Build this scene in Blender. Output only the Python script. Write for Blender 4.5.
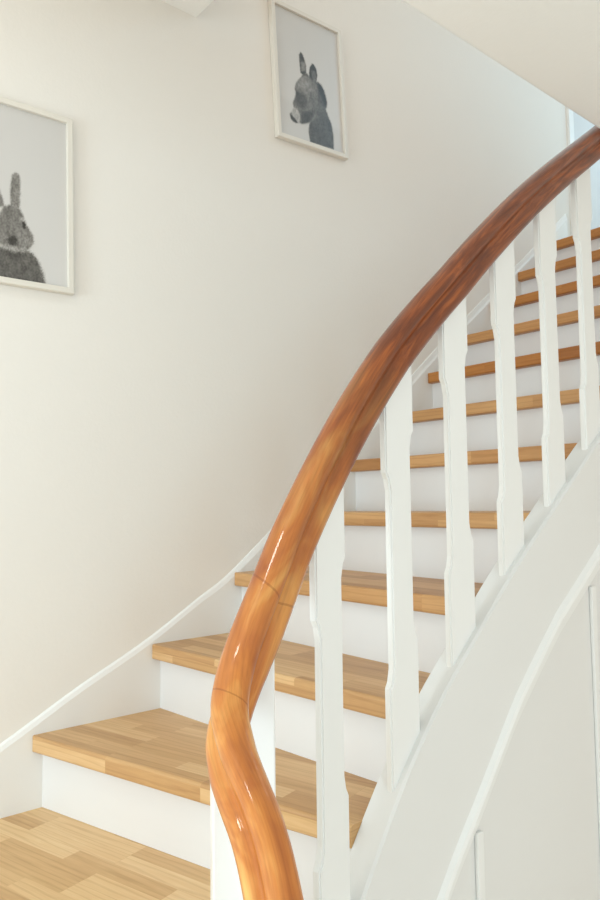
import bpy, bmesh, math
import numpy as np
from mathutils import Vector, Matrix

for o in list(bpy.data.objects):
    bpy.data.objects.remove(o)
sc = bpy.context.scene
COL = sc.collection
FZ = 1.507          # hall floor is z = 0; the eye is at 1.507 m

# ------------------------------------------------------------------ camera
cam_d = bpy.data.cameras.new('camera')
cam = bpy.data.objects.new('camera', cam_d); COL.objects.link(cam)
YAW, PITCH, ROLL, FPX = 0.86955, 0.07424, -0.01217, 728.88
f = Vector((-math.sin(YAW)*math.cos(PITCH), math.cos(YAW)*math.cos(PITCH), math.sin(PITCH)))
r0 = Vector((math.cos(YAW), math.sin(YAW), 0)); u0 = r0.cross(f)
r_ = math.cos(ROLL)*r0 + math.sin(ROLL)*u0; u_ = -math.sin(ROLL)*r0 + math.cos(ROLL)*u0
cam.matrix_world = Matrix(((r_.x,u_.x,-f.x,0),(r_.y,u_.y,-f.y,0),(r_.z,u_.z,-f.z,FZ),(0,0,0,1)))
cam_d.sensor_fit = 'VERTICAL'; cam_d.sensor_height = 24; cam_d.sensor_width = 24
cam_d.lens = FPX*24/900; cam_d.clip_start = .02
sc.camera = cam

# ------------------------------------------------------------------ world, light, exposure
w = bpy.data.worlds.new('world'); sc.world = w; w.use_nodes = True
w.node_tree.nodes['Background'].inputs[0].default_value = (1.0, .905, .785, 1)
w.node_tree.nodes['Background'].inputs[1].default_value = 1.0
def area(name, loc, target, sx, sy, power, color):
    d = bpy.data.lights.new(name, 'AREA'); d.shape = 'RECTANGLE'; d.size = sx; d.size_y = sy
    d.energy = power; d.color = color
    o = bpy.data.objects.new(name, d); COL.objects.link(o)
    o.location = loc
    o.rotation_euler = (Vector(target)-Vector(loc)).to_track_quat('-Z', 'Y').to_euler()
    return o
# daylight from the hall window behind the camera and from upstairs, plus an added side fill
area('hall_window_light', (-.9, -2.2, 1.5), (-1.5, 1.0, 1.1), 0.8, 1.3, 45, (.68, .88, 1.0))
area('hall_side_fill', (1.5, -.1, 1.9), (-1, .9, 1.3), .40, 1.2, 16, (.45, .80, 1.0))  # added fill for the string and balusters, narrowed to streak the rail
area('landing_window_light', (-1.40, 4.8, 3.65), (-1.5, 2.5, 3.0), .7, 1.0, 5, (.60, .85, 1.0))
area('landing_skylight', (-.3, 4.2, 4.6), (-1.9, 3.0, 3.6), 1.0, 1.0, 16, (.34, .72, 1.0))
area('stair_ceiling_lamp', (-1.15, -.15, 3.05), (-1.15, -.15, 0), .20, .20, 3.6, (1.0, .93, .84))
sc.view_settings.view_transform = 'Standard'; sc.view_settings.look = 'None'
sc.view_settings.exposure = 0.0; sc.view_settings.gamma = 1; sc.view_settings.use_curve_mapping = False

# ------------------------------------------------------------------ helpers
def link(o):
    COL.objects.link(o); return o
def empty(name, loc):
    o = link(bpy.data.objects.new(name, None)); o.location = (loc[0], loc[1], loc[2]+FZ); o.empty_display_size = .1
    return o
def wloc(o):
    v = Vector((0,0,0))
    while o: v += o.location; o = o.parent
    return v
def obj(name, bm, mat, parent=None, smooth=False):
    """bm in eye-level coordinates (z = 0 at the eye)"""
    off = wloc(parent) if parent else Vector((0,0,0))
    bmesh.ops.translate(bm, vec=Vector((0,0,FZ))-off, verts=bm.verts)
    bmesh.ops.recalc_face_normals(bm, faces=bm.faces)
    me = bpy.data.meshes.new(name); bm.to_mesh(me); bm.free()
    if smooth:
        for p in me.polygons: p.use_smooth = True
    me.materials.append(mat)
    o = link(bpy.data.objects.new(name, me)); o.parent = parent
    return o
def prism(poly, axis, a, b, bm=None):
    """poly of 2-D points extruded along axis ('x','y','z') from a to b"""
    bm = bm or bmesh.new()
    def P(p, t):
        return {'x': (t, p[0], p[1]), 'y': (p[0], t, p[1]), 'z': (p[0], p[1], t)}[axis]
    A = [bm.verts.new(P(p, a)) for p in poly]; B = [bm.verts.new(P(p, b)) for p in poly]
    bm.faces.new(A[::-1]); bm.faces.new(B); n = len(poly)
    for i in range(n): bm.faces.new((A[i], A[(i+1) % n], B[(i+1) % n], B[i]))
    return bm
def box(x0, x1, y0, y1, z0, z1, bm=None):
    return prism([(x0,y0),(x1,y0),(x1,y1),(x0,y1)], 'z', z0, z1, bm)
def bevel(bm, w, seg=2, edges=None):
    bmesh.ops.recalc_face_normals(bm, faces=bm.faces)
    bmesh.ops.bevel(bm, geom=edges or list(bm.edges), offset=w, segments=seg, profile=.5, affect='EDGES', clamp_overlap=True)
    return bm
def struct(o):
    o['kind'] = 'structure'; return o

# ------------------------------------------------------------------ materials
def mat(name):
    m = bpy.data.materials.new(name); m.use_nodes = True
    return m, m.node_tree, m.node_tree.nodes['Principled BSDF']
def N(t, kind, **kw):
    n = t.nodes.new(kind)
    for k, v in kw.items(): setattr(n, k, v)
    return n
def setin(n, **kw):
    for k, v in kw.items(): n.inputs[k.replace('_', ' ')].default_value = v
def ramp(t, stops):
    n = t.nodes.new('ShaderNodeValToRGB'); e = n.color_ramp.elements
    while len(e) < len(stops): e.new(.5)
    for i, (p, c) in enumerate(stops): e[i].position = p; e[i].color = (*c, 1)
    return n
def paint(name, col, rough=.5, bump=.02, scale=60, spec=.5):
    m, t, b = mat(name)
    b.inputs['Base Color'].default_value = (*col, 1); b.inputs['Roughness'].default_value = rough
    b.inputs['Specular IOR Level'].default_value = spec
    tc = N(t, 'ShaderNodeTexCoord'); no = N(t, 'ShaderNodeTexNoise'); setin(no, Scale=scale, Detail=4)
    bu = N(t, 'ShaderNodeBump'); setin(bu, Strength=bump*5, Distance=.002)
    t.links.new(tc.outputs['Object'], no.inputs['Vector']); t.links.new(no.outputs['Fac'], bu.inputs['Height'])
    t.links.new(bu.outputs['Normal'], b.inputs['Normal'])
    return m
M_wall = paint('wall_paint', (.84, .805, .75), .75, .05, 90, .2)
M_ceil = paint('ceiling_paint', (.93, .92, .885), .8, .04, 70, .2)
M_white = paint('white_gloss_paint', (.86, .865, .85), .35, .02, 30)
M_riser = paint('riser_paint', (.80, .795, .785), .45, .02, 40)
M_string = paint('string_paint', (.79, .79, .775), .45, .02, 40)
M_wstring = paint('wall_string_paint', (.84, .83, .80), .5, .02, 40)
M_frame = paint('frame_paint', (.765, .725, .65), .4, .01, 80)
M_floor = paint('hall_floor_paint', (.74, .70, .62), .5, .03, 20)
M_door = paint('door_paint', (.68, .69, .69), .5, .02, 30)

def oak():
    m, t, b = mat('oak_staves'); L = t.links.new
    tc = N(t, 'ShaderNodeTexCoord'); oi = N(t, 'ShaderNodeObjectInfo')
    uv = N(t, 'ShaderNodeUVMap'); uv.uv_map = 'UVMap'
    off = N(t, 'ShaderNodeVectorMath', operation='SCALE'); cmb = N(t, 'ShaderNodeCombineXYZ')
    L(oi.outputs['Random'], cmb.inputs[0]); L(oi.outputs['Random'], cmb.inputs[1])
    L(cmb.outputs[0], off.inputs[0]); off.inputs['Scale'].default_value = 7.3
    add = N(t, 'ShaderNodeVectorMath', operation='ADD'); L(uv.outputs[0], add.inputs[0]); L(off.outputs[0], add.inputs[1])
    br = N(t, 'ShaderNodeTexBrick'); br.offset = .37; br.offset_frequency = 3; br.squash = 1
    setin(br, Scale=1.0, Mortar_Size=.0006, Mortar_Smooth=.3, Bias=0, Brick_Width=.30, Row_Height=.047)
    br.inputs['Color1'].default_value = (0,0,0,1); br.inputs['Color2'].default_value = (1,1,1,1); br.inputs['Mortar'].default_value = (.35,.35,.35,1)
    L(add.outputs[0], br.inputs['Vector'])
    # grain: offset per stave so it breaks at the joints
    sc1 = N(t, 'ShaderNodeVectorMath', operation='MULTIPLY'); sc1.inputs[1].default_value = (3.0, 30.0, 1)
    ad2 = N(t, 'ShaderNodeVectorMath', operation='ADD'); sc2 = N(t, 'ShaderNodeVectorMath', operation='SCALE'); sc2.inputs['Scale'].default_value = 9.0
    L(br.outputs['Color'], sc2.inputs[0]); L(add.outputs[0], sc1.inputs[0]); L(sc1.outputs[0], ad2.inputs[0]); L(sc2.outputs[0], ad2.inputs[1])
    n1 = N(t, 'ShaderNodeTexNoise'); setin(n1, Scale=1.6, Detail=6, Roughness=.6, Distortion=.9); L(ad2.outputs[0], n1.inputs['Vector'])
    sc3 = N(t, 'ShaderNodeVectorMath', operation='MULTIPLY'); sc3.inputs[1].default_value = (5.0, 170.0, 1)
    L(add.outputs[0], sc3.inputs[0])
    n2 = N(t, 'ShaderNodeTexNoise'); setin(n2, Scale=1.5, Detail=4, Roughness=.6); L(sc3.outputs[0], n2.inputs['Vector'])
    wv = N(t, 'ShaderNodeTexWave'); wv.wave_type = 'BANDS'; wv.bands_direction = 'Y'; setin(wv, Scale=.55, Distortion=9, Detail=3, Detail_Scale=1.2)
    L(ad2.outputs[0], wv.inputs['Vector'])
    base = ramp(t, [(.1, (.50, .28, .12)), (.4, (.67, .43, .20)), (.65, (.78, .535, .27)), (.9, (.88, .66, .38))])
    mx = N(t, 'ShaderNodeMix', data_type='FLOAT'); mx.inputs[0].default_value = .5
    L(br.outputs['Color'], mx.inputs[2]); L(n1.outputs['Fac'], mx.inputs[3]); L(mx.outputs[0], base.inputs['Fac'])
    g = ramp(t, [(.0, (.74, .66, .56)), (.42, (.94, .92, .89)), (.62, (1, 1, 1))]); L(n2.outputs['Fac'], g.inputs['Fac'])
    g2 = ramp(t, [(.0, (.80, .74, .66)), (.25, (1, 1, 1))]); L(wv.outputs['Fac'], g2.inputs['Fac'])
    m1 = N(t, 'ShaderNodeMix', data_type='RGBA', blend_type='MULTIPLY'); m1.inputs[0].default_value = .6
    L(base.outputs[0], m1.inputs[6]); L(g.outputs[0], m1.inputs[7])
    m2 = N(t, 'ShaderNodeMix', data_type='RGBA', blend_type='MULTIPLY'); m2.inputs[0].default_value = .5
    L(m1.outputs[2], m2.inputs[6]); L(g2.outputs[0], m2.inputs[7])
    at = N(t, 'ShaderNodeAttribute'); at.attribute_type = 'OBJECT'; at.attribute_name = 'shade_tint'
    m3 = N(t, 'ShaderNodeMix', data_type='RGBA', blend_type='MULTIPLY'); m3.inputs[7].default_value = (.62, .365, .165, 1)
    L(at.outputs['Fac'], m3.inputs[0]); L(m2.outputs[2], m3.inputs[6])
    L(m3.outputs[2], b.inputs['Base Color']); setin(b, Roughness=.42)
    bu = N(t, 'ShaderNodeBump'); setin(bu, Strength=.15, Distance=.001); L(n2.outputs['Fac'], bu.inputs['Height']); L(bu.outputs[0], b.inputs['Normal'])
    return m
M_oak = oak()

def railwood():
    m, t, b = mat('varnished_rail_wood'); L = t.links.new
    uv = N(t, 'ShaderNodeUVMap'); uv.uv_map = 'UVMap'
    sc1 = N(t, 'ShaderNodeVectorMath', operation='MULTIPLY'); sc1.inputs[1].default_value = (7, 55, 1); L(uv.outputs[0], sc1.inputs[0])
    n1 = N(t, 'ShaderNodeTexNoise'); setin(n1, Scale=1, Detail=5, Roughness=.6, Distortion=1.2); L(sc1.outputs[0], n1.inputs['Vector'])
    sc2 = N(t, 'ShaderNodeVectorMath', operation='MULTIPLY'); sc2.inputs[1].default_value = (9, 18, 1); L(uv.outputs[0], sc2.inputs[0])
    n2 = N(t, 'ShaderNodeTexNoise'); setin(n2, Scale=1, Detail=3, Roughness=.5, Distortion=.8); L(sc2.outputs[0], n2.inputs['Vector'])
    sep = N(t, 'ShaderNodeSeparateXYZ'); L(uv.outputs[0], sep.inputs[0])
    # the wreathed lower pieces are yellower than the straight rail, with the light on them painted in: colour by length along the rail
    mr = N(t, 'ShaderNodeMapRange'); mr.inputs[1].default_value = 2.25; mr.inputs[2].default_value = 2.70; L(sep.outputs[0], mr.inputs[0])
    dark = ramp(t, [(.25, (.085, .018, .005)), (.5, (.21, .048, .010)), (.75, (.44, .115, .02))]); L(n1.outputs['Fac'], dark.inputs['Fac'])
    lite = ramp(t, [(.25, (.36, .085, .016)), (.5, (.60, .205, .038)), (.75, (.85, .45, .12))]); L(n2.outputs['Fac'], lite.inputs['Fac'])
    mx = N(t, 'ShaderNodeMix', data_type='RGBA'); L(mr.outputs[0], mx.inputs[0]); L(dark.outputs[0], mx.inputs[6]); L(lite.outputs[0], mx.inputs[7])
    st = N(t, 'ShaderNodeVectorMath', operation='MULTIPLY'); st.inputs[1].default_value = (14, 220, 1); L(uv.outputs[0], st.inputs[0])
    n3 = N(t, 'ShaderNodeTexNoise'); setin(n3, Scale=1, Detail=3, Roughness=.6); L(st.outputs[0], n3.inputs['Vector'])
    g = ramp(t, [(.3, (.72, .66, .60)), (.55, (1, 1, 1))]); L(n3.outputs['Fac'], g.inputs['Fac'])
    m2 = N(t, 'ShaderNodeMix', data_type='RGBA', blend_type='MULTIPLY'); m2.inputs[0].default_value = .6
    L(mx.outputs[2], m2.inputs[6]); L(g.outputs[0], m2.inputs[7])
    # glued joint lines between the rail pieces
    def joint(u):
        a = N(t, 'ShaderNodeMath', operation='SUBTRACT'); a.inputs[1].default_value = u
        s = N(t, 'ShaderNodeMath', operation='SINE'); k = N(t, 'ShaderNodeMath', operation='MULTIPLY'); k.inputs[1].default_value = 26
        L(sep.outputs[1], k.inputs[0]); L(k.outputs[0], s.inputs[0])
        k2 = N(t, 'ShaderNodeMath', operation='MULTIPLY_ADD'); k2.inputs[1].default_value = .012; L(s.outputs[0], k2.inputs[0]); L(sep.outputs[0], k2.inputs[2])
        L(k2.outputs[0], a.inputs[0]); ab = N(t, 'ShaderNodeMath', operation='ABSOLUTE'); L(a.outputs[0], ab.inputs[0])
        l = N(t, 'ShaderNodeMath', operation='LESS_THAN'); l.inputs[1].default_value = .0012; L(ab.outputs[0], l.inputs[0]); return l
    j1, j2 = joint(2.60), joint(2.735); mxm = N(t, 'ShaderNodeMath', operation='MAXIMUM'); L(j1.outputs[0], mxm.inputs[0]); L(j2.outputs[0], mxm.inputs[1])
    m3 = N(t, 'ShaderNodeMix', data_type='RGBA', blend_type='MULTIPLY'); m3.inputs[7].default_value = (.75, .68, .62, 1)
    L(mxm.outputs[0], m3.inputs[0]); L(m2.outputs[2], m3.inputs[6])
    L(m3.outputs[2], b.inputs['Base Color']); setin(b, Roughness=.40); b.inputs['Specular IOR Level'].default_value = .25
    b.inputs['Coat Weight'].default_value = .6; b.inputs['Coat Roughness'].default_value = .05
    bu = N(t, 'ShaderNodeBump'); setin(bu, Strength=.12, Distance=.002); L(n2.outputs['Fac'], bu.inputs['Height']); L(bu.outputs[0], b.inputs['Normal'])
    return m
M_rail = railwood()

def print_mat():
    m, t, b = mat('photo_print')
    a = N(t, 'ShaderNodeVertexColor'); a.layer_name = 'Col'
    t.links.new(a.outputs[0], b.inputs['Base Color']); setin(b, Roughness=.35)
    return m
M_print = print_mat()

# ------------------------------------------------------------------ plan curve of the balustrade
CP = [(-.965,3.3),(-.965,2.6),(-.965,2.0),(-.965,1.6),(-.965,1.3),(-.965,1.1),(-.958,.98),(-.945,.87),(-.925,.77),(-.90,.69),(-.872,.62),(-.835,.573),(-.79,.548),(-.745,.533),(-.70,.520),(-.65,.503),(-.58,.475),(-.4,.40)]
def catmull(P, n):
    P = np.array(P, float); out = []
    for i in range(len(P)-1):
        p1 = P[i]; p2 = P[i+1]
        p0 = P[i-1] if i else 2*p1-p2
        p3 = P[i+2] if i < len(P)-2 else 2*p2-p1
        tj = lambda t, a, b: t + max(np.linalg.norm(b-a), 1e-6)**.5
        t0 = 0; t1 = tj(t0, p0, p1); t2 = tj(t1, p1, p2); t3 = tj(t2, p2, p3)
        for t in np.linspace(t1, t2, n, endpoint=False):
            A1 = (t1-t)/(t1-t0)*p0+(t-t0)/(t1-t0)*p1; A2 = (t2-t)/(t2-t1)*p1+(t-t1)/(t2-t1)*p2; A3 = (t3-t)/(t3-t2)*p2+(t-t2)/(t3-t2)*p3
            B1 = (t2-t)/(t2-t0)*A1+(t-t0)/(t2-t0)*A2; B2 = (t3-t)/(t3-t1)*A2+(t-t1)/(t3-t1)*A3
            out.append((t2-t)/(t2-t1)*B1+(t-t1)/(t2-t1)*B2)
    out.append(P[-1]); return np.array(out)
C = catmull(CP, 20)
S = np.r_[0, np.cumsum(np.linalg.norm(np.diff(C, axis=0), axis=1))]
def at(s):
    return np.array([np.interp(s, S, C[:,0]), np.interp(s, S, C[:,1])])
def tang(s, h=.012):
    d = at(s+h)-at(s-h); return d/np.linalg.norm(d)
def smooth_table(ss, zz, s, h=.03):
    return np.mean([np.interp(s+k, ss, zz) for k in np.linspace(-h, h, 9)])
RS = [0, 1.10, 1.407, 1.509, 1.606, 1.70, 1.779, 1.856, 1.93, 2.0, 2.054, 2.106, 2.155, 2.2, 2.232, 2.262, 2.291, 2.32, 2.348, 2.376, 2.404, 2.431, 2.457, 2.483, 2.508, 2.533, 2.555, 2.576, 2.596, 2.617, 2.636, 2.656, 2.674, 2.70, 2.74, 2.78, 2.80, 2.83, 2.86, 2.89, 2.92, 2.95, 3.0, 3.2]
RZ = [2.10, 1.20, .972, .902, .836, .767, .705, .643, .581, .518, .468, .419, .369, .324, .29, .258, .226, .194, .162, .13, .097, .064, .034, .001, -.031, -.062, -.089, -.114, -.138, -.162, -.185, -.208, -.230, -.260, -.290, -.307, -.317, -.334, -.351, -.369, -.390, -.423, -.490, -.73]
_m = [i for i, s in enumerate(RS) if 1.35 < s < 3.01]
_x = np.linspace(1.40, 2.99, 160)
_POLY = np.polynomial.Polynomial.fit(_x, [smooth_table(RS, RZ, s, .03) for s in _x], 9)
_R0, _R1 = 1.45, 2.93
def rail_z(s):
    lift = float(np.interp(s, [1.3, 1.9, 2.05, 2.25, 2.55, 2.68], [.012, 0, 0, .014, .016, 0]))
    if s < _R0: return float(_POLY(_R0)) + (_R0-s)*.70 + lift
    if s > _R1: return float(_POLY(_R1)) - (s-_R1)*1.05 + lift
    return float(_POLY(s)) + lift
SS = [0, 1.0, 1.407, 1.509, 1.606, 1.70, 1.779, 1.856, 1.93, 2.0, 2.054, 2.106, 2.155, 2.2, 2.232, 2.262, 2.291, 2.32, 2.348, 2.376, 2.431, 2.483, 2.60, 2.7]
SZ = [1.35, .54, .215, .142, .067, -.005, -.065, -.125, -.186, -.25, -.298, -.344, -.390, -.441, -.474, -.508, -.543, -.580, -.616, -.652, -.722, -.787, -.93, -1.05]
def string_z(s): return smooth_table(SS, SZ, s, .03)
def s_of_y(y):   # on the descending curve, for y > .6
    k = int(np.argmax(C[:,1] < .56)); return float(np.interp(-y, -C[:k,1], S[:k]))

def sweep(profile, ss, zf, closed=True, uvw=None, twist=None):
    """profile (u, v): u to the stair side, v up; swept along the plan curve at height zf(s)"""
    bm = bmesh.new(); uvl = bm.loops.layers.uv.new('UVMap'); rings = []
    L = 0; prev = None; ls = []
    for s in ss:
        p = at(s); t2 = tang(s); dz = (zf(s+.012)-zf(s-.012))/.024
        t = Vector((t2[0], t2[1], dz)).normalized(); side = Vector((t2[1], -t2[0], 0))
        up = side.cross(t)
        if up.z < 0: up = -up
        if twist:
            a_, k_ = twist(s); side, up = (side*math.cos(a_)+up*math.sin(a_))*k_, (up*math.cos(a_)-side*math.sin(a_))*k_
        c = Vector((p[0], p[1], zf(s)))
        if prev: L += (c-prev).length
        prev = c; ls.append(s)
        rings.append([bm.verts.new(c + side*u + up*v) for u, v in profile])
    n = len(profile); per = [0]
    for i in range(n):
        a, b = profile[i], profile[(i+1) % n]; per.append(per[-1]+math.hypot(a[0]-b[0], a[1]-b[1]))
    for k in range(len(rings)-1):
        for i in range(n):
            j = (i+1) % n
            fc = bm.faces.new((rings[k][i], rings[k][j], rings[k+1][j], rings[k+1][i]))
            for lp, (kk, ii) in zip(fc.loops, ((k,i),(k,i+1),(k+1,i+1),(k+1,i))):
                lp[uvl].uv = (ls[kk], per[ii])
    bm.faces.new(rings[0]); bm.faces.new(rings[-1][::-1])
    return bm

# ================================================================== STRUCTURE
STR_X = -1.912      # face of the wall-side string board
WALL_X = -1.922
CE = -.925          # edge of the stairwell opening
CZ = 1.015*CE/-.93
struct(obj('wall_left', box(-2.06, WALL_X, -1.6, 4.9, -FZ, 3.6), M_wall))
struct(obj('wall_back', box(WALL_X, 1.6, 4.9, 5.0, -FZ, 3.6), M_wall))
struct(obj('floor', box(-2.06, 1.6, -1.6, 4.9, -FZ-.1, -FZ), M_floor))
# slab beside the stairwell: its underside is the hall ceiling, its edge bears a bead
struct(obj('ceiling', box(CE, 1.6, -1.6, 4.9, CZ, CZ+.44), M_ceil))
struct(obj('trim_1', prism([(CE-.004, CZ+.0), (CE-.004, CZ+.05), (CE, CZ+.05), (CE, CZ)], 'y', -1.6, 4.9), M_white))
# slab over the foot of the flight
struct(obj('ceiling_upper', box(WALL_X, CE-.06, -1.6, 1.205, 1.573, 1.80), M_ceil))
struct(obj('ceiling_blocker', box(-2.06, 1.6, 1.1, 5.0, 3.6, 3.7), M_ceil))  # unseen slab, added to block sky light from above the stairwell
# upper landing
struct(obj('floor_landing', box(WALL_X, CE-.004, 3.315, 4.9, 1.226-.15, 1.268), M_floor))
# door casing at the head of the stairs
struct(obj('trim_2', box(WALL_X, WALL_X+.016, 3.50, 3.545, 1.268, 3.5), M_white))
struct(obj('door_1', box(WALL_X, WALL_X+.006, 3.545, 4.4, 1.268, 3.5), M_door))

# ================================================================== STAIRCASE
stairs = empty('staircase', (-1.45, 1.9, -.767))
stairs['label'] = 'white painted staircase with oak treads climbing along the wall behind the banister'
stairs['category'] = 'staircase'
RISE = .185; Z4 = -.0271; TH = .042
XL, XR = STR_X, -.995
def zk(k): return Z4+(k-4)*RISE
nose = {1: (.703, .945), 2: (1.045, 1.108), 3: (1.335, 1.315), 4: (1.612, 1.572)}
for k in range(5, 12): y = 1.6244+(k-4)*.225; nose[k] = (y, y)
RO = .03            # nosing overhang in front of the riser
shade_tint = {0: 0, 1: .22, 2: .30, 3: .55, 4: .45, 5: .65, 6: .55, 7: 1, 8: .75, 9: 1, 10: .9, 11: .95}  # upper treads tinted darker for the shade there, plus each tread's own tone
def inner_x(y, d=.035):
    s = s_of_y(y); p = at(s); t = tang(s); return p[0]+t[1]*d
def tread(k, poly, front, grain=None):
    """front = (i, j) indices of the nose edge in poly"""
    bm = prism(poly, 'z', zk(k)-TH, zk(k))
    bmesh.ops.recalc_face_normals(bm, faces=bm.faces)
    a = Vector(poly[front[0]]); b = Vector(poly[front[1]])
    def near(v):
        p = Vector((v.co.x, v.co.y)); return min((p-a).length, (p-b).length) < 1e-5
    es = [e for e in bm.edges if near(e.verts[0]) and near(e.verts[1]) and abs(e.verts[0].co.z-e.verts[1].co.z) < 1e-6]
    es += [e for e in bm.edges if (Vector((e.verts[0].co.x, e.verts[0].co.y))-a).length < 1e-5 and (Vector((e.verts[1].co.x, e.verts[1].co.y))-a).length < 1e-5]
    bmesh.ops.bevel(bm, geom=es, offset=.007, segments=3, profile=.5, affect='EDGES')
    uvl = bm.loops.layers.uv.new('UVMap'); d = (b-a).normalized(); d = Vector(grain).normalized() if grain else d; n = Vector((-d.y, d.x))
    for f_ in bm.faces:
        nz = abs(f_.normal.z)
        for lp in f_.loops:
            c = lp.vert.co; q = Vector((c.x, c.y))-a
            u = q.dot(d); v = q.dot(n)
            lp[uvl].uv = (u, v if nz > .6 else (c.z-zk(k)) - .003)
    o = obj('tread', bm, M_oak, stairs); o['shade_tint'] = float(shade_tint[k])
    return o
# corner step at the bottom of the picture
tread(0, [(XL, .30), (-.72, .30), (-.80, .53), (-.87, .60), (-.93, .75), (-.975, .88), (XR+.02, nose[1][1]+RO+.02), (XL, nose[1][0]+RO+.02)], (0, 1), (1, .27))
for k in range(1, 12):
    yl, yr = nose[k]
    if k < 11: nl, nr = nose[k+1]
    else: nl, nr = yl+.07, yr+.07
    bl, br_ = nl+RO+.01, nr+RO+.01
    tread(k, [(XL, yl), (inner_x(yr), yr), (inner_x((yr+br_)/2), (yr+br_)/2), (inner_x(br_), br_), (XL, bl)], (0, 1))
    top = zk(k)-TH; bot = zk(k-1)
    xr = inner_x(yr+RO)
    obj('riser', prism([(XL, yl+RO), (xr, yr+RO), (xr, yr+RO+.018), (XL, yl+RO+.018)], 'z', bot, top), M_riser, stairs)
# step front below the corner step
obj('riser', box(XL, -.80, .33, .348, -FZ, zk(0)-TH), M_riser, stairs)

# wall-side string board with a sloped top edge
SP = [(-.2, -.90), (.2, -.79), (.40, -.70), (.625, -.596), (.818, -.493), (1.041, -.384), (1.21, -.285), (1.301, -.236), (1.45, -.127), (1.62, .005), (1.85, .19), (2.105, .395), (2.365, .612), (2.8, .955), (3.14, 1.22), (3.45, 1.47)]
SPc = catmull(SP, 5)
def cap(y): return float(np.interp(y, [1.2, 2.0], [.003, .022]))
def board():
    bm = bmesh.new(); rows = []
    for y, z in SPc:
        rows.append([bm.verts.new(v) for v in ((WALL_X, y, z-.55), (STR_X, y, z-.55), (STR_X, y, z-.012), (STR_X-.004, y, z), (WALL_X+.003, y, z+cap(y)), (WALL_X, y, z+cap(y)+.002))])
    for a, b in zip(rows, rows[1:]):
        for i in range(6): bm.faces.new((a[i], a[(i+1) % 6], b[(i+1) % 6], b[i]))
    bm.faces.new(rows[0]); bm.faces.new(rows[-1][::-1]); return bm
obj('wall_string', board(), M_wstring, stairs)

# outer string under the balusters: top surface plus deep face, following the same curve
def drop(s):
    y = at(s)[1]; return float(np.interp(y, [.9, 1.13, 1.25, 1.4, 1.575, 1.75, 2.2], [.36, .345, .315, .272, .250, .262, .275]))
def outer_string():
    bm = bmesh.new(); rows = []
    for s in np.linspace(.05, 2.66, 90):
        p = at(s); t = tang(s); sd = np.array([t[1], -t[0]]); z = string_z(s); d = drop(s)+.03
        if at(s)[1] < .9: z = min(z, z)
        prof = [(.035, -d), (.035, -.002), (.033, 0), (-.019, 0), (-.025, -.005), (-.025, -d)]
        rows.append([bm.verts.new((p[0]+sd[0]*u, p[1]+sd[1]*u, z+v)) for u, v in prof])
    for a, b in zip(rows, rows[1:]):
        for i in range(6): bm.faces.new((a[i], a[(i+1) % 6], b[(i+1) % 6], b[i]))
    bm.faces.new(rows[0]); bm.faces.new(rows[-1][::-1]); return bm
ostr = obj('outer_string', outer_string(), M_string, stairs)
# moulding along the foot of the string face
def moulding():
    bm = bmesh.new(); rows = []
    for s in np.linspace(.05, 2.66, 90):
        p = at(s); t = tang(s); sd = np.array([t[1], -t[0]]); z = string_z(s)-drop(s)
        prof = [(-.024, .016), (-.034, .004), (-.037, -.006), (-.037, -.014), (-.031, -.020), (-.030, -.038), (-.024, -.042)]
        rows.append([bm.verts.new((p[0]+sd[0]*u, p[1]+sd[1]*u, z+v)) for u, v in prof])
    n = len(prof)
    for a, b in zip(rows, rows[1:]):
        for i in range(n): bm.faces.new((a[i], a[(i+1) % n], b[(i+1) % n], b[i]))
    bm.faces.new(rows[0]); bm.faces.new(rows[-1][::-1]); return bm
obj('string_moulding', moulding(), M_white, ostr)

# boarded wall below the string with upright battens
def spandrel():
    bm = bmesh.new(); rows = []
    for s in np.linspace(.05, 2.66, 60):
        p = at(s); t = tang(s); sd = np.array([t[1], -t[0]]); z = string_z(s)-drop(s)-.03
        rows.append([bm.verts.new((p[0]+sd[0]*u, p[1]+sd[1]*u, zz)) for u, zz in ((-.005, z), (-.020, z), (-.020, -FZ), (-.005, -FZ))])
    for a, b in zip(rows, rows[1:]):
        for i in range(4): bm.faces.new((a[i], a[(i+1) % 4], b[(i+1) % 4], b[i]))
    bm.faces.new(rows[0]); bm.faces.new(rows[-1][::-1]); return bm
struct(obj('wall_understairs', spandrel(), M_string))
for i, y in enumerate((1.245, 1.735)):
    s = s_of_y(y); z = string_z(s)-drop(s)-.05
    bm = box(-.945, -.936, y, y+.022, -FZ, z); bevel(bm, .003, 2)
    struct(obj('trim_%d' % (3+i), bm, M_white))

# ================================================================== RAILING
rail = empty('stair_railing', (-.965, 1.4, -.20))
rail['label'] = 'white balustrade with a curving glossy red-brown wooden handrail beside the stairs'
rail['category'] = 'railing'
W = .0335
half = [(0, -.038), (.014, -.038), (.021, -.0355), (.0265, -.030), (.0295, -.022), (.0295, -.014), (.0268, -.008), (.0215, -.004), (.0175, .000), (.0178, .003), (.0235, .009), (.0272, .017), (.0275, .023), (.0255, .030), (.019, .0365), (.010, .040), (0, .041)]
prof = [(u, v) for u, v in half] + [(-u, v) for u, v in half[-2:0:-1]]
# the plan curve of the handrail runs from the upper floor down into the wreath at the turn
ss = np.concatenate([np.linspace(.05, 1.9, 40), np.linspace(1.92, 3.12, 110)])
hr = obj('handrail', sweep(prof, ss, rail_z, twist=lambda s: (math.radians(float(np.interp(s, [2.68, 2.95], [0, 28]))), float(np.interp(s, [2.64, 2.76, 2.9, 3.0], [1, .93, .82, .78])))), M_rail, rail, smooth=True)
hr['label'] = 'glossy varnished red-brown wooden handrail with a wreathed turn'

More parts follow.
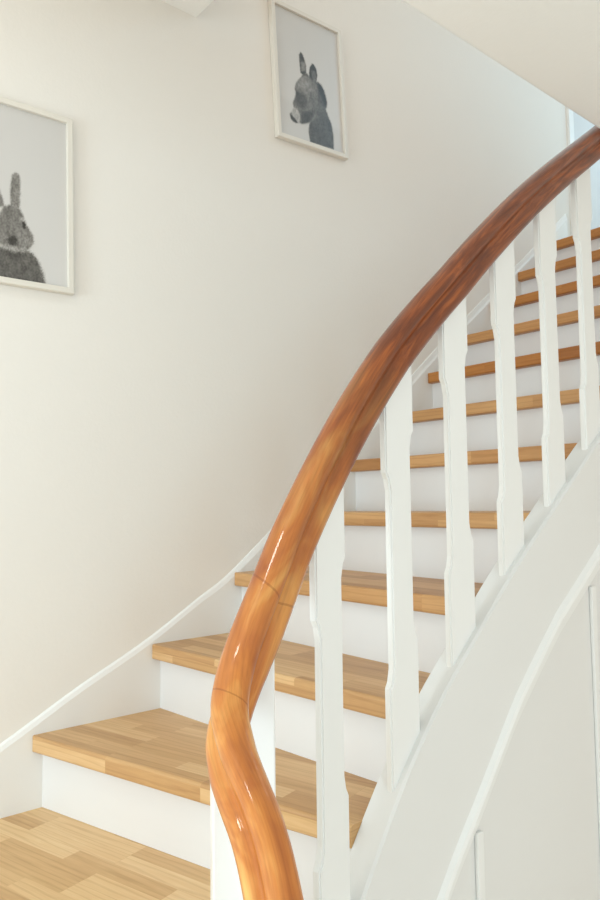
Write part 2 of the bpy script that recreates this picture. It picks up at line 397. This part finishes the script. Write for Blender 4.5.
def baluster(y0, y1, zl):
    """flat sawn baluster: wide head and foot, slimmer waist, steps cut on the pitch line"""
    yc = (y0+y1)/2
    s = s_of_y(yc); t = tang(s); p = at(s)-np.array([t[1], -t[0]])*.0005
    d = -t   # up the flight
    wd = (y1-y0)/2*1.0; m = wd-.0115; pitch = (zl[1]-zl[0])/(2*wd)
    zb = lambda a: string_z(s - a) - .015
    zt = lambda a: rail_z(s - a) - .034*math.sqrt(1+pitch**2)
    up = .405
    L0 = zl[0]; R0 = zl[1]
    pts = [(-wd, zb(-wd)), (wd, zb(wd)), (wd, R0), (m+.005, R0+.012), (m, R0+.035), (m, R0+up-.035), (m+.005, R0+up-.012), (wd, R0+up), (wd, zt(wd)),
           (-wd, zt(-wd)), (-wd, L0+up), (-m-.005, L0+up-.012), (-m, L0+up-.035), (-m, L0+.035), (-m-.005, L0+.012), (-wd, L0)]
    bm = bmesh.new(); th = .0085; rr = []
    n = Vector((-d[1], d[0], 0))
    for sgn in (-1, 1):
        rr.append([bm.verts.new(Vector((p[0]+d[0]*a, p[1]+d[1]*a, z))+n*th*sgn) for a, z in pts])
    bm.faces.new(rr[0]); bm.faces.new(rr[1][::-1])
    for i in range(len(pts)):
        j = (i+1) % len(pts); bm.faces.new((rr[0][i], rr[0][j], rr[1][j], rr[1][i]))
    bmesh.ops.recalc_face_normals(bm, faces=bm.faces)
    bmesh.ops.bevel(bm, geom=[e for e in bm.edges if abs(e.calc_length()-2*th) > 1e-4], offset=.003, segments=2, affect='EDGES')
    return obj('baluster', bm, M_white, rail)
for y0, y1, zl in ((.812, .896, (-.600, -.500)), (1.018, 1.104, (-.347, -.262)), (1.205, 1.289, (-.146, -.078)), (1.396, 1.480, (.0, .070)), (1.589, 1.670, (.152, .214)), (1.777, 1.858, (.291, .360)), (1.968, 2.05, (.432, .50))):
    baluster(y0, y1, zl)
# square newel under the wreath
def newel():
    ang = math.radians(-31); c = Vector((-.937, .667)); h = .0465
    pts = []
    for a in range(4):
        t = ang+math.radians(45+90*a); pts.append((c.x+h*1.414*math.cos(t), c.y+h*1.414*math.sin(t)))
    bm = prism(pts, 'z', zk(0)+.0005, -.285)
    # the head is cut to the slope of the handrail
    for v in bm.verts:
        if v.co.z > -.5: v.co.z = -.285 + ((v.co.x-c.x)*.566+(v.co.y-c.y)*.824)*1.6
    return bevel(bm, .003, 2)
obj('newel_post', newel(), M_white, rail)

# ================================================================== PICTURES
DONKEY = {
 'head': [(0.413,0.529),(0.339,0.492),(0.280,0.445),(0.252,0.390),(0.271,0.366),(0.254,0.328),(0.213,0.278),(0.218,0.244),(0.243,0.228),(0.186,0.199),(0.157,0.177),(0.167,0.144),(0.205,0.123),(0.246,0.124),(0.293,0.133),(0.342,0.132),(0.442,0.160),(0.516,0.188),(0.580,0.257),(0.622,0.379),(0.621,0.494),(0.553,0.523),(0.469,0.534)],
 'neck': [(0.553,0.523),(0.637,0.512),(0.706,0.483),(0.748,0.419),(0.758,0.348),(0.738,0.323),(0.771,0.278),(0.822,0.215),(0.842,0.132),(0.837,0.012),(0.454,0.007),(0.435,0.088),(0.455,0.148),(0.522,0.246)],
 'mane': [(0.616,0.529),(0.681,0.514),(0.726,0.479),(0.750,0.434),(0.767,0.372),(0.739,0.337),(0.694,0.379),(0.644,0.441)],
 'ear': [(0.377,0.712),(0.351,0.678),(0.352,0.608),(0.358,0.539),(0.413,0.536),(0.449,0.558),(0.456,0.616),(0.428,0.674),(0.404,0.704)],
 'ear2': [(0.559,0.657),(0.515,0.622),(0.495,0.568),(0.503,0.513),(0.533,0.476),(0.609,0.520),(0.631,0.582),(0.616,0.630),(0.581,0.655)],
 'muzzle': [(0.245,0.249),(0.292,0.230),(0.316,0.193),(0.302,0.141),(0.246,0.124),(0.190,0.183),(0.201,0.216)],
 'mouth': [(0.162,0.178),(0.175,0.141),(0.245,0.120),(0.273,0.129),(0.248,0.150),(0.204,0.165)],
 'dark': [(0.273,0.380),(0.396,0.377),(0.447,0.331),(0.428,0.284),(0.327,0.251),(0.248,0.278)],
 'jaw': [(0.338,0.225),(0.496,0.269),(0.587,0.315),(0.549,0.237),(0.457,0.163),(0.328,0.132)],
 'inner': [(0.376,0.627),(0.439,0.648),(0.449,0.608),(0.431,0.568),(0.374,0.556)],
}
RABBIT = {
 'ear': [(0.543,0.622),(0.516,0.605),(0.503,0.544),(0.498,0.479),(0.501,0.421),(0.576,0.413),(0.584,0.492),(0.585,0.571),(0.573,0.615)],
 'head': [(0.480,0.425),(0.582,0.414),(0.610,0.379),(0.625,0.342),(0.657,0.308),(0.695,0.274),(0.700,0.235),(0.664,0.194),(0.606,0.171),(0.480,0.146)],
 'body': [(0.480,0.159),(0.645,0.181),(0.693,0.169),(0.741,0.129),(0.779,0.067),(0.811,-0.015),(0.480,-0.015)],
 'eye': [(0.598,0.345),(0.619,0.344),(0.632,0.330),(0.628,0.304),(0.605,0.303)],
 'ring': [(0.581,0.375),(0.614,0.367),(0.638,0.342),(0.613,0.346),(0.590,0.350)],
 'nose': [(0.471,0.227),(0.512,0.255),(0.565,0.240),(0.549,0.202),(0.515,0.185),(0.483,0.193)],
 'chin': [(0.492,0.179),(0.606,0.197),(0.645,0.186),(0.586,0.163),(0.514,0.154)],
 'chinsh': [(0.473,0.148),(0.606,0.163),(0.576,0.134),(0.513,0.114),(0.481,0.116)],
}

rng = np.random.default_rng(4)
def inside(poly, x, y):
    res = np.zeros(x.shape, bool); n = len(poly); j = n-1
    for i in range(n):
        xi, yi = poly[i]; xj, yj = poly[j]
        c = ((yi > y) != (yj > y)) & (x < (xj-xi)*(y-yi)/((yj-yi) or 1e-9)+xi)
        res ^= c; j = i
    return res
def soft(poly, U, V, j=.006, n=9):
    a = np.zeros(U.shape)
    for _ in range(n):
        a += inside(poly, U+rng.normal(0, j, U.shape), V+rng.normal(0, j*.7, V.shape))
    return a/n
def blotch(U, V, sx, sy):
    gx, gy = rng.random((sy+2, sx+2)), None
    x = U*sx; y = V*sy; x0 = np.clip(x.astype(int), 0, sx); y0 = np.clip(y.astype(int), 0, sy); fx = x-x0; fy = y-y0
    fx = fx*fx*(3-2*fx); fy = fy*fy*(3-2*fy)
    g = gx
    return (g[y0, x0]*(1-fx)+g[y0, x0+1]*fx)*(1-fy)+(g[y0+1, x0]*(1-fx)+g[y0+1, x0+1]*fx)*fy
def donkey_tone(U, V):
    T = .60+.05*(1-V)+0*U
    low = 1/(1+np.exp(-(0.30-.12*U-V)*80)); T = T*(1-low*.06)
    fur = .55+.5*blotch(U, V, 60, 90)+.45*blotch(U, V, 22, 30)
    def put(k, tone, j=.005, amt=1):
        nonlocal T
        a = soft(DONKEY[k], U, V, j)*amt; T = T*(1-a)+tone*fur*a
    a = soft([(.40,.55),(.36,.50),(.50,.47),(.62,.47),(.60,.56),(.52,.53),(.46,.56)], U, V, .008); T = T*(1-a)+.10*fur*a; put('ear2', .045); put('neck', .085, .007); put('mane', .035, .009); put('head', .15, .006)
    fore = np.exp(-(((U-.42)/.14)**2+((V-.46)/.07)**2)); a = soft(DONKEY['head'], U, V)*fore; T = T*(1-.7*a)+.30*fur*.7*a
    put('dark', .07, .012, .8); put('jaw', .06, .012, .8)
    nk = np.exp(-(((U-.60)/.10)**2+((V-.30)/.12)**2))*soft(DONKEY['neck'], U, V); T = T*(1-.4*nk)+.2*fur*.4*nk
    put('ear', .06); put('inner', .30, .008, .8); tip = soft([(.53,.60),(.60,.60),(.61,.52),(.55,.50)], U, V, .008)*.6; T = T*(1-tip)+.20*fur*tip; put('muzzle', .42, .008); put('mouth', .05, .005)
    return T
EARL = [(.45,.41),(.435,.45),(.39,.53),(.34,.60),(.305,.61),(.31,.54),(.35,.45),(.385,.39)]
def rabbit_tone(U, V):
    T = .61+.05*(1-V)+0*U
    fur = .35+.55*blotch(U, V, 40, 26)+.75*blotch(U, V, 110, 120)
    def put(k, tone, j=.006, amt=1, mirror=True):
        nonlocal T
        a = soft(RABBIT[k], U, V, j)
        if mirror: a = np.maximum(a, soft([(1.03-x, y) for x, y in RABBIT[k]], U, V, j))
        a = a*amt; T = T*(1-a)+tone*fur*a
    a = np.maximum(soft(RABBIT['ear'], U, V), soft(EARL, U, V)); T = T*(1-a)+.20*fur*a
    core = np.exp(-((U-.545)/.018)**2)*a; T = T*(1-.3*core)+.30*fur*.3*core
    put('body', .11, .010); put('head', .18, .006)
    ck = np.exp(-(((U-.62)/.07)**2+((V-.24)/.05)**2)); T = T*(1-.4*ck)+.34*fur*.4*ck*1.0 + T*0
    put('ring', .40, .006, .8, False); put('eye', .02, .004, 1, False); put('nose', .02, .010, .9, False); put('chin', .42, .01, .7); put('chinsh', .05, .014, .8)
    return T
def picture(name, label, y0, z0, ang, tone):
    """origin = lower left corner of the visible print; y to the right, z up"""
    w_, h_ = .305, .464; b = .0165; dep = .020
    root = empty(name, (WALL_X+.001, y0, z0)); root['label'] = label; root['category'] = 'picture'
    root['group'] = 'animal pictures on the stair wall'
    ca, sa = math.cos(ang), math.sin(ang)
    def tr(bm):
        for v in bm.verts:
            y, z = v.co.y, v.co.z; v.co.y = y0+ca*y-sa*z; v.co.z = z0+sa*y+ca*z; v.co.x += WALL_X+.001
        return bm
    fr = bmesh.new(); outer = [(-b,-b),(w_+b,-b),(w_+b,h_+b),(-b,h_+b)]; inn = [(0,0),(w_,0),(w_,h_),(0,h_)]
    lay = [[fr.verts.new((x, p[0], p[1])) for p in ps] for ps, x in ((outer, 0), (outer, dep-.002), ([(-b+.002,-b+.002),(w_+b-.002,-b+.002),(w_+b-.002,h_+b-.002),(-b+.002,h_+b-.002)], dep), ([(-.001,-.001),(w_+.001,-.001),(w_+.001,h_+.001),(-.001,h_+.001)], dep), (inn, dep-.002), (inn, 0))]
    for a, c in zip(lay, lay[1:]+lay[:1]):
        for i in range(4): fr.faces.new((a[i], a[(i+1) % 4], c[(i+1) % 4], c[i]))
    obj('frame', tr(fr), M_frame, root)
    nx, ny = 150, 225; bm = bmesh.new()
    us = np.linspace(0, 1, nx); vs = np.linspace(0, 1, ny); U, V = np.meshgrid(us, vs); T = tone(U, V)
    T = np.clip(T, .012, .8); cl = bm.verts.layers.float_color.new('Col')
    G = [[None]*nx for _ in range(ny)]
    for j in range(ny):
        for i in range(nx):
            v = bm.verts.new((dep-.009, us[i]*w_, vs[j]*h_)); t_ = float(T[j, i]); v[cl] = (t_, t_*(.93+.04*t_/.6), t_*(.83+.10*t_/.6), 1); G[j][i] = v
    for j in range(ny-1):
        for i in range(nx-1): bm.faces.new((G[j][i], G[j][i+1], G[j+1][i+1], G[j+1][i]))
    # backing board gives the print its thickness
    o = obj('print', tr(bm), M_print, root)
    bk = tr(box(0, dep-.0095, 0, w_, 0, h_)); obj('backing_board', bk, M_frame, root)
    return root
picture('framed_picture', 'framed black and white photo of a rabbit, lower left on the stair wall', 0.478, .594, math.radians(1.2), rabbit_tone)
picture('framed_picture', 'framed black and white photo of a donkey, higher up nearer the stairs', 1.541, 1.292, math.radians(3.15), donkey_tone)
